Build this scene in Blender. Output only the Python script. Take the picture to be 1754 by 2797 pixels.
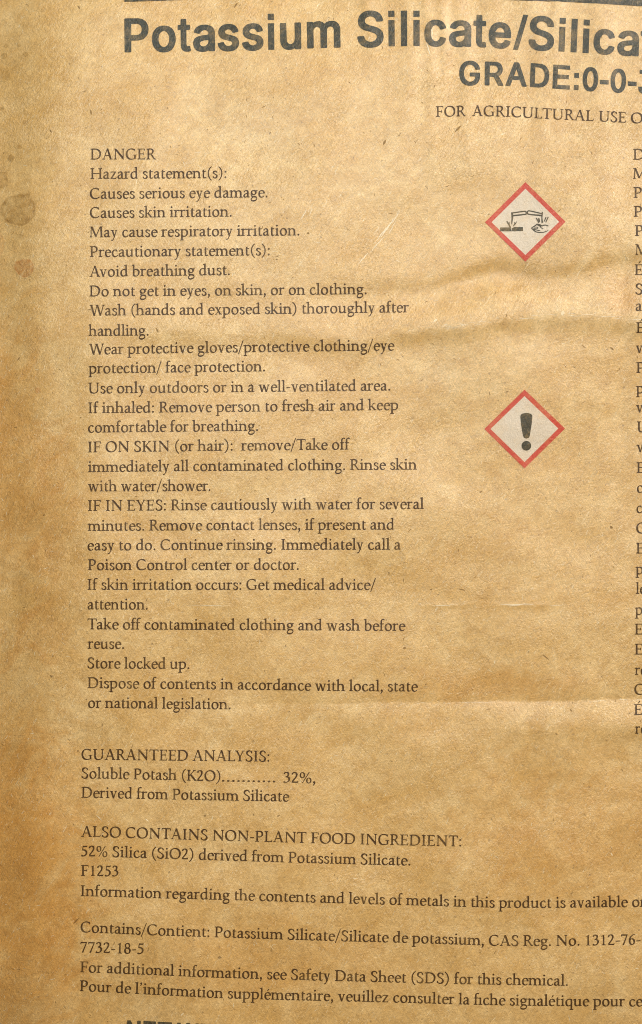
import bpy, math, random, json
import numpy as np
from mathutils import Vector
from mathutils.geometry import delaunay_2d_cdt
random.seed(7); rng = np.random.default_rng(11)
scene = bpy.context.scene
COL = scene.collection
for o in list(bpy.data.objects): bpy.data.objects.remove(o)

# one unit of the print layout is 1/6 mm; the sack lies face up on a floor, its print towards the sky
U = 1/6000.0
Z0 = 0.115                       # height of the flat middle of the sack
CAMZ = 0.70

# ---------------------------------------------------------------- camera
cam = bpy.data.cameras.new('camera'); cam_ob = bpy.data.objects.new('camera', cam); COL.objects.link(cam_ob)
cam_ob.location = (0, 0, CAMZ); cam_ob.rotation_euler = (0, 0, 0)
cam.sensor_fit = 'VERTICAL'; cam.sensor_height = 36.0
cam.lens = 36.0*(CAMZ-Z0)/(2797*U); cam.clip_start = 0.01; cam.clip_end = 50
scene.camera = cam_ob

# ---------------------------------------------------------------- light: a room with one warm lamp beyond the head of the sack
world = bpy.data.worlds.new('World'); scene.world = world; world.use_nodes = True
wb = world.node_tree.nodes['Background']; wb.inputs['Color'].default_value = (1.0, 0.88, 0.70, 1); wb.inputs['Strength'].default_value = 0.24
def area(name, loc, target, size, energy, color):
    l = bpy.data.lights.new(name, 'AREA'); l.shape = 'DISK'; l.size = size; l.energy = energy; l.color = color
    o = bpy.data.objects.new(name, l); COL.objects.link(o); o.location = loc
    o.rotation_euler = (Vector(target)-Vector(loc)).to_track_quat('-Z', 'Y').to_euler()
area('ceiling_lamp', (3.0, 2.7, 3.6), (0, 0.0, 0.1), 0.40, 288.0, (1.0, 0.945, 0.855))
area('sheen_light', (-0.13, 0.30, 0.82), (-0.07, 0.12, 0.1), 0.34, 3.1, (0.82, 0.955, 1.0))  # added area light at the mirror angle, lays a cool sheen on the upper sheet
scene.view_settings.view_transform = 'Standard'; scene.view_settings.look = 'None'
scene.cycles.filter_width = 1.0
scene.view_settings.exposure = 0.0; scene.view_settings.gamma = 1.0

# ---------------------------------------------------------------- shape of the sack's face (layout units)
XA, XB, YA, YB = -430.0, 2880.0, -820.0, 3700.0
_k = []
for lam, amp, n in ((900, 5.0, 6), (420, 2.6, 8), (190, 0.9, 10), (85, 0.30, 12)):
    for _ in range(n):
        a = rng.uniform(0, 2*math.pi); l = lam*rng.uniform(.75, 1.35)
        _k.append((2*math.pi/l*math.cos(a), 2*math.pi/l*math.sin(a), rng.uniform(0, 6.28), amp/math.sqrt(n)*1.2))
def sstep(a, b, x):
    t = np.clip((x-a)/(b-a), 0, 1); return t*t*(3-2*t)
def asym(d, s0, s1):             # bump, s0 wide above the line and s1 below it
    return np.exp(-.5*(d/np.where(d < 0, s0, s1))**2)
def relief(x, y):
    h = np.zeros_like(x)
    for kx, ky, p, a in _k: h += a*np.sin(kx*x+ky*y+p)
    wob = 7*np.sin(x/47.+1)+5*np.sin(x/23.+2.2)+3*np.sin(x/11.)
    # the big fold right of the middle: a trough, then a crest under it
    yt = np.interp(x, [300, 900, 1100, 1210, 1270, 1330, 1420, 1500, 1600, 1754, 2400], [850, 815, 808, 790, 768, 757, 752, 768, 752, 718, 640])+wob*.5
    at = np.interp(x, [500, 850, 1050, 1230, 1300, 1420, 1480, 1700, 2500], [0, 3, 9.0, 14, 18, 15, 10, 12, 6])
    h -= .85*at*asym(y-yt, 24, 46)
    yc = np.interp(x, [250, 700, 1000, 1180, 1300, 1450, 1540, 1754, 2400], [905, 905, 925, 890, 885, 862, 858, 873, 900])+wob*.4
    ac = np.interp(x, [200, 400, 900, 1150, 1300, 1500, 1754, 2500], [0, 8, 10, 13, 14, 12, 13, 5])
    h += .85*ac*asym(y-yc, 48, 26)
    # folded line lower down
    yb = np.interp(x, [300, 1050, 1500, 1754, 2400], [1930, 1919, 1916, 1909, 1890])+wob*.15
    ab = np.interp(x, [350, 700, 1050, 1300, 1500, 1754, 2500], [0, 2.2, 6.5, 9, 10, 10, 6])
    d = y-yb
    h -= ab*np.where(d < 0, np.exp(-np.abs(d)/55.), np.exp(-np.abs(d)/40.))
    h += np.interp(x, [1350, 1600, 1754, 2400], [0, 5, 9.0, 6])*asym(y-(1988-(x-1500)*.03), 30, 26)
    # thin pressed crease
    h += np.interp(x, [1120, 1180, 1245, 1330, 1380, 1460, 1540], [0, 1.0, .9, .15, 1.1, 1.0, 0])*np.exp(-.5*((y-1653)/5.)**2)
    # upright ripples under the head of the sack
    for xr, s, a, y1, lean in ((1010, 14, 2.2, 230, .03), (1118, 20, 2.4, 420, -.02), (1168, 13, 2.7, 520, .05), (1212, 12, 3.0, 380, .0),
                               (1262, 15, 2.6, 560, .06), (1350, 22, 2.2, 330, .0), (1475, 20, 2.4, 700, .03), (1530, 14, 1.8, 520, -.02), (1640, 24, 2.6, 620, .02), (650, 26, 1.6, 200, 0)):
        h += 1.5*a*np.exp(-.5*((x-xr-lean*y-6*np.sin(y/70.+xr))/s)**2)*(1-sstep(y1*.35, y1, y))*sstep(-500, -100, y)
    # shallow dents along the text column and at the right edge
    h += 9.5*asym(x-(262-(y-1300)*.02), 62, 150)*sstep(450, 950, y)*(1-sstep(1450, 2100, y))
    h -= 3.0*np.exp(-.5*(((x-1700)/26.)**2+((y-815)/34.)**2))
    h += 3.0*np.exp(-.5*(((x-1350)/90.)**2+((y-805)/22.)**2))
    h += 2.0*np.exp(-.5*(((x-1270)/20.)**2+((y-790)/10.)**2))
    h -= 3.0*asym(x-1702, 30, 14)*sstep(560, 720, y)*(1-sstep(1150, 1400, y))
    h -= 17.0*asym(x+20, 120, 72)
    h += 7.0*asym(x-520-.10*(y-900), 260, 420)*sstep(-300, 300, y)*(1-sstep(1500, 2500, y))
    return h
def envelope(x, y):
    u = (x-(XA+XB)/2)/((XB-XA)/2); v = (y-(YA+YB)/2)/((YB-YA)/2)
    u = np.clip(np.abs(u), 0, 1); v = np.clip(np.abs(v), 0, 1)
    return np.sqrt(np.clip(1-u**5.5, 0, 1))*np.sqrt(np.clip(1-v**6, 0, 1))
def zface(x, y):                 # metres
    x = np.asarray(x, float); y = np.asarray(y, float)
    e = envelope(x, y)
    return Z0*(0.08+0.92*e)+relief(x, y)*U*np.clip(e*1.4-.2, 0, 1)
def PX(x, y): return (np.asarray(x)-877.0)*U, (1398.5-np.asarray(y))*U
def wrap(px, py, lift):
    """where a printed point of the flat artwork ends up on the bulged face"""
    X, Y = PX(px, py); x = np.array(px, float); y = np.array(py, float)
    for _ in range(5):
        s = (CAMZ-zface(x, y))/(CAMZ-Z0)
        x = X*s/U+877.0; y = 1398.5-Y*s/U
    z = zface(x, y)
    gx = (zface(x+3, y)-zface(x-3, y))/(6*U); gy = -(zface(x, y+3)-zface(x, y-3))/(6*U)
    n = np.stack([-gx, -gy, np.ones_like(gx)], 1); n /= np.linalg.norm(n, axis=1)[:, None]
    P = np.stack([X*(CAMZ-z)/(CAMZ-Z0), Y*(CAMZ-z)/(CAMZ-Z0), z], 1)+n*lift
    return P, n

# ---------------------------------------------------------------- materials
def new(nt, typ, **kw):
    n = nt.nodes.new(typ)
    for k, v in kw.items(): setattr(n, k, v)
    return n
def val(nt, op, a, b=None, c=None, clamp=False):
    n = nt.nodes.new('ShaderNodeMath'); n.operation = op; n.use_clamp = clamp
    for i, q in enumerate((a, b, c)):
        if q is None: continue
        if isinstance(q, (int, float)): n.inputs[i].default_value = q
        else: nt.links.new(q, n.inputs[i])
    return n.outputs[0]
def rgbmix(nt, f, a, b, blend='MIX'):
    n = nt.nodes.new('ShaderNodeMix'); n.data_type = 'RGBA'; n.blend_type = blend
    for q, s in ((f, n.inputs[0]), (a, n.inputs[6]), (b, n.inputs[7])):
        if isinstance(q, (int, float)): s.default_value = q
        elif isinstance(q, tuple): s.default_value = q+(1,)
        else: nt.links.new(q, s)
    return n.outputs[2]
kraft = bpy.data.node_groups.new('kraft_paper', 'ShaderNodeTree')
for nm, ty in (('Color', 'NodeSocketColor'), ('Normal', 'NodeSocketVector'), ('Speck', 'NodeSocketFloat'), ('Fine', 'NodeSocketFloat')):
    kraft.interface.new_socket(nm, in_out='OUTPUT', socket_type=ty)
def build_kraft(nt):
    tc = new(nt, 'ShaderNodeTexCoord')
    sc = new(nt, 'ShaderNodeVectorMath', operation='SCALE'); sc.inputs['Scale'].default_value = 6000.0
    nt.links.new(tc.outputs['Object'], sc.inputs[0])
    sep = new(nt, 'ShaderNodeSeparateXYZ'); nt.links.new(sc.outputs[0], sep.inputs[0])
    cmb = new(nt, 'ShaderNodeCombineXYZ'); nt.links.new(sep.outputs[0], cmb.inputs[0]); nt.links.new(sep.outputs[1], cmb.inputs[1])
    flat = cmb.outputs[0]
    def noise(lx, ly, rot, detail=3, rough=.55, dist=0.0, off=0):
        m = new(nt, 'ShaderNodeMapping', vector_type='TEXTURE'); m.inputs['Rotation'].default_value = (0, 0, math.radians(rot))
        m.inputs['Scale'].default_value = (lx, ly, 1); m.inputs['Location'].default_value = (off*97.3, off*41.7, 0)
        nt.links.new(flat, m.inputs['Vector'])
        n = new(nt, 'ShaderNodeTexNoise', noise_dimensions='2D'); n.inputs['Scale'].default_value = 1.0
        n.inputs['Detail'].default_value = detail; n.inputs['Roughness'].default_value = rough; n.inputs['Distortion'].default_value = dist
        nt.links.new(m.outputs[0], n.inputs['Vector']); return n.outputs['Fac']
    def rng_(x, a, b, c, d):
        n = new(nt, 'ShaderNodeMapRange'); nt.links.new(x, n.inputs[0])
        for i, q in enumerate((a, b, c, d)): n.inputs[1+i].default_value = q
        return n.outputs[0]
    cloud = noise(230, 170, 20, 5, .6, .6)
    mott = noise(46, 38, 0, 4, .6, .4, 3)
    f1 = noise(19, 3.6, 58, 3, .6, 1.1, 5); f2 = noise(18, 3.4, 125, 3, .6, 1.1, 6); f3 = noise(17, 3.4, 12, 3, .6, 1.1, 7)
    crepe = noise(15, 7.5, 62, 3, .65, .7, 9)
    amp = rng_(noise(260, 200, 35, 3, .6, .8, 31), .35, .65, 0, .75)
    grain = noise(5, 5, 0, 2, .6, 0, 11)
    col = rgbmix(nt, rng_(cloud, .30, .70, 0, 1), KR_A, KR_B)
    col = rgbmix(nt, rng_(mott, .35, .68, 0, .55), col, KR_C)
    # darker amber patches with noise-broken edges
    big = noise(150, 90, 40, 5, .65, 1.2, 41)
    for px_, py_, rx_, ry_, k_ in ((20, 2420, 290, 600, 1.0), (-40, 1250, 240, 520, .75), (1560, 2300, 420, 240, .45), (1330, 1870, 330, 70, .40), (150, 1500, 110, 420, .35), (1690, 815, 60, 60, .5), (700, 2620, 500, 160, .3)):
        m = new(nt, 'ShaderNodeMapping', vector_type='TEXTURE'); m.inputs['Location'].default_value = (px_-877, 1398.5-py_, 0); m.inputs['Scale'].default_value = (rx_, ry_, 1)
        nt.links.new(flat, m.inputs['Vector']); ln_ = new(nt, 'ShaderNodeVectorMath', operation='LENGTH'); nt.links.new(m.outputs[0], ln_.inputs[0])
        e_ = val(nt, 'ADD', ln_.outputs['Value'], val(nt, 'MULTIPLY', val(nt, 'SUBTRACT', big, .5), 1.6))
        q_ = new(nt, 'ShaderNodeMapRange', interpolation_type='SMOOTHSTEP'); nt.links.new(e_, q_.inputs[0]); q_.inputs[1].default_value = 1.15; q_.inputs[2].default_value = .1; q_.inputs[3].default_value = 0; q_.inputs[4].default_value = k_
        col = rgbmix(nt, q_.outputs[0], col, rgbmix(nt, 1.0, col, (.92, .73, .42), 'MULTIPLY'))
    fib = val(nt, 'ADD', val(nt, 'ADD', f1, f2), f3)
    k = val(nt, 'ADD', rng_(fib, 1.1, 1.9, .76, 1.24), rng_(grain, .3, .7, -.03, .03))
    col = rgbmix(nt, 1.0, col, new_comb(nt, k), 'MULTIPLY')
    # dark specks of bark in the pulp
    vo = new(nt, 'ShaderNodeTexVoronoi', voronoi_dimensions='2D'); vo.inputs['Scale'].default_value = 1/46.0; nt.links.new(flat, vo.inputs['Vector'])
    sp_ = noise(9, 9, 0, 2, .5, 0, 15)
    d = val(nt, 'ADD', vo.outputs['Distance'], val(nt, 'MULTIPLY', sp_, .08))
    rnd = new(nt, 'ShaderNodeSeparateColor'); nt.links.new(vo.outputs['Color'], rnd.inputs[0])
    sz = rng_(rnd.outputs[0], .45, 1.0, .0, .105)
    speck = val(nt, 'MULTIPLY', val(nt, 'LESS_THAN', d, sz), .38)
    col = rgbmix(nt, speck, col, (.11, .055, .02))
    # pale fibre flashes
    pf = rng_(noise(20, 3.5, 60, 2, .5, 1.2, 21), .66, .76, 0, .38)
    col = rgbmix(nt, pf, col, (.82, .70, .47))
    bh = val(nt, 'ADD', val(nt, 'MULTIPLY', crepe, val(nt, 'ADD', amp, .30)), val(nt, 'ADD', val(nt, 'MULTIPLY', fib, .30), val(nt, 'MULTIPLY', mott, .45)))
    bh = val(nt, 'ADD', bh, val(nt, 'MULTIPLY', grain, .14))
    b = new(nt, 'ShaderNodeBump'); b.inputs['Strength'].default_value = 1.0; b.inputs['Distance'].default_value = BUMP
    nt.links.new(bh, b.inputs['Height'])
    o = new(nt, 'NodeGroupOutput')
    nt.links.new(col, o.inputs['Color']); nt.links.new(b.outputs[0], o.inputs['Normal'])
    nt.links.new(crepe, o.inputs['Speck']); nt.links.new(grain, o.inputs['Fine'])
def new_comb(nt, v):
    n = nt.nodes.new('ShaderNodeCombineColor')
    for i in range(3): nt.links.new(v, n.inputs[i])
    return n.outputs[0]
KR_A = (.545, .312, .090); KR_B = (.65, .425, .175); KR_C = (.46, .240, .052); BUMP = .00032
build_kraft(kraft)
def mat(name, color_fn, rough=.5, spec=.5, rough_link=None):
    m = bpy.data.materials.new(name); m.use_nodes = True; nt = m.node_tree
    p = nt.nodes['Principled BSDF']; p.inputs['Roughness'].default_value = rough; p.inputs['Specular IOR Level'].default_value = spec
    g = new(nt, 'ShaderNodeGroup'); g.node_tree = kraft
    c = color_fn(nt, g)
    if isinstance(c, tuple): p.inputs['Base Color'].default_value = c+(1,)
    else: nt.links.new(c, p.inputs['Base Color'])
    nt.links.new(g.outputs['Normal'], p.inputs['Normal'])
    return m
def rmap(nt, x, a, b, c, d):
    n = new(nt, 'ShaderNodeMapRange'); nt.links.new(x, n.inputs[0])
    for i, q in enumerate((a, b, c, d)): n.inputs[1+i].default_value = q
    return n.outputs[0]
def ink(color, cover, wear):     # ink soaked into the sheet; the crests of the paper's texture take less of it
    def fn(nt, g):
        tc = new(nt, 'ShaderNodeTexCoord'); pn = new(nt, 'ShaderNodeTexNoise', noise_dimensions='2D'); pn.inputs['Scale'].default_value = 95; pn.inputs['Detail'].default_value = 5; pn.inputs['Roughness'].default_value = .7
        nt.links.new(tc.outputs['Object'], pn.inputs['Vector'])
        f = rmap(nt, g.outputs['Speck'], .52, .72, cover, cover-wear)
        f2 = val(nt, 'SUBTRACT', f, rmap(nt, g.outputs['Fine'], .50, .75, 0, wear*.6), clamp=True)
        f2 = val(nt, 'SUBTRACT', f2, rmap(nt, pn.outputs['Fac'], .50, .72, 0, wear*1.6), clamp=True)
        return rgbmix(nt, f2, g.outputs['Color'], color)
    return fn
def stained(nt, g):
    a = new(nt, 'ShaderNodeAttribute'); a.attribute_name = 'stain'
    return rgbmix(nt, a.outputs['Fac'], g.outputs['Color'], rgbmix(nt, 1.0, g.outputs['Color'], (.60, .52, .34), 'MULTIPLY'))
def stained_tan(nt, g):
    a = new(nt, 'ShaderNodeAttribute'); a.attribute_name = 'stain'
    return rgbmix(nt, a.outputs['Fac'], g.outputs['Color'], rgbmix(nt, 1.0, g.outputs['Color'], (.76, .55, .36), 'MULTIPLY'))
SP = 1.0; RO = .40
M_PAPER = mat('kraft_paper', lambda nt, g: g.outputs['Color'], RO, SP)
M_TEXT = mat('brown_black_ink', ink((.058, .025, .006), 1.0, .10), RO, .32)
M_TITLE = mat('grey_black_ink', ink((.024, .025, .015), .995, .13), .40, .5)
M_RED = mat('red_ink', ink((.50, .038, .020), .97, .14), RO, .5)
M_WHITE = mat('pale_ink', ink((.62, .52, .41), .84, .14), RO, .7)
M_SYMBOL = mat('symbol_ink', ink((.036, .033, .020), .97, .14), .42, .4)
M_STAIN = mat('oily_stain', stained, .36, SP)
M_STAIN2 = mat('tan_stain', stained_tan, RO, SP)
M_SCUFF = mat('scuffed_paper', lambda nt, g: rgbmix(nt, .55, g.outputs['Color'], (.86, .76, .55)), RO, SP)
M_FDARK = mat('dark_fibre', lambda nt, g: rgbmix(nt, .62, g.outputs['Color'], (.09, .045, .015)), .6, .3)
M_FPALE = mat('pale_fibre', lambda nt, g: rgbmix(nt, .45, g.outputs['Color'], (.88, .76, .52)), .4, SP)

# ---------------------------------------------------------------- object helpers
def mesh_ob(name, verts, faces, material, parent, normals=None, attr=None, smooth=True):
    me = bpy.data.meshes.new(name); me.from_pydata([tuple(v) for v in verts] if not isinstance(verts, list) else verts, [], faces)
    me.materials.append(material)
    if smooth: me.polygons.foreach_set('use_smooth', np.ones(len(me.polygons), bool))
    if attr is not None:
        a = me.attributes.new('stain', 'FLOAT', 'POINT'); a.data.foreach_set('value', np.asarray(attr, np.float32))
    me.update()
    if normals is not None: me.normals_split_custom_set_from_vertices([tuple(n) for n in normals])
    o = bpy.data.objects.new(name, me); COL.objects.link(o)
    if parent is not None: o.parent = parent
    return o

# ---------------------------------------------------------------- floor
def floor():
    m = bpy.data.materials.new('concrete'); m.use_nodes = True; nt = m.node_tree; p = nt.nodes['Principled BSDF']
    tc = new(nt, 'ShaderNodeTexCoord'); n = new(nt, 'ShaderNodeTexNoise'); n.inputs['Scale'].default_value = 9; n.inputs['Detail'].default_value = 8
    nt.links.new(tc.outputs['Object'], n.inputs['Vector'])
    nt.links.new(rgbmix(nt, n.outputs['Fac'], (.16, .15, .135), (.30, .285, .26)), p.inputs['Base Color']); p.inputs['Roughness'].default_value = .8
    b = new(nt, 'ShaderNodeBump'); b.inputs['Distance'].default_value = .002; nt.links.new(n.outputs['Fac'], b.inputs['Height']); nt.links.new(b.outputs[0], p.inputs['Normal'])
    o = mesh_ob('floor', [(-3, -3, 0), (3, -3, 0), (3, 3, 0), (-3, 3, 0)], [(0, 1, 2, 3)], m, None, smooth=False)
    o['kind'] = 'structure'
floor()

# ---------------------------------------------------------------- the sack
sack = bpy.data.objects.new('paper_sack', None); COL.objects.link(sack); sack.location = (0, 0, 0)
sack['label'] = 'wrinkled brown kraft paper sack covered in printed hazard text with two red diamonds'
sack['category'] = 'paper sack'
def sack_body():
    xs = np.unique(np.concatenate([XA+(np.linspace(0, 1, 60)**2)*(-20-XA), np.arange(-20, 1776, 4.0), 1776+(1-(1-np.linspace(0, 1, 90))**1.8)*(XB-1776)]))
    ys = np.unique(np.concatenate([YA+(np.linspace(0, 1, 60)**2)*(-20-YA), np.arange(-20, 2820, 4.0), 2820+(1-(1-np.linspace(0, 1, 60))**2)*(YB-2820)]))
    Xg, Yg = np.meshgrid(xs, ys); Z = zface(Xg, Yg); wx, wy = PX(Xg, Yg)
    nx, ny = len(xs), len(ys)
    V = np.stack([wx.ravel(), wy.ravel(), Z.ravel()], 1)
    i = np.arange(nx*ny).reshape(ny, nx)
    F = np.stack([i[:-1, :-1], i[1:, :-1], i[1:, 1:], i[:-1, 1:]], -1).reshape(-1, 4)
    # underside: one ring on the floor, closed
    ring = list(i[0, :])+list(i[1:, -1])+list(i[-1, -2::-1])+list(i[-2:0:-1, 0])
    base = len(V); R = V[ring].copy(); R[:, 0] *= .985; R[:, 1] *= .985; R[:, 2] = 0.0
    V = np.vstack([V, R]); n = len(ring)
    F = F.tolist()+[[ring[k], ring[(k+1) % n], base+(k+1) % n, base+k] for k in range(n)]+[list(range(base+n-1, base-1, -1))]
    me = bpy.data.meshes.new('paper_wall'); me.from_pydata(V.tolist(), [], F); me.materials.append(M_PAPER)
    me.polygons.foreach_set('use_smooth', np.ones(len(me.polygons), bool)); me.update()
    o = bpy.data.objects.new('paper_wall', me); COL.objects.link(o); o.parent = sack
sack_body()
LIFT = .00012

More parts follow.
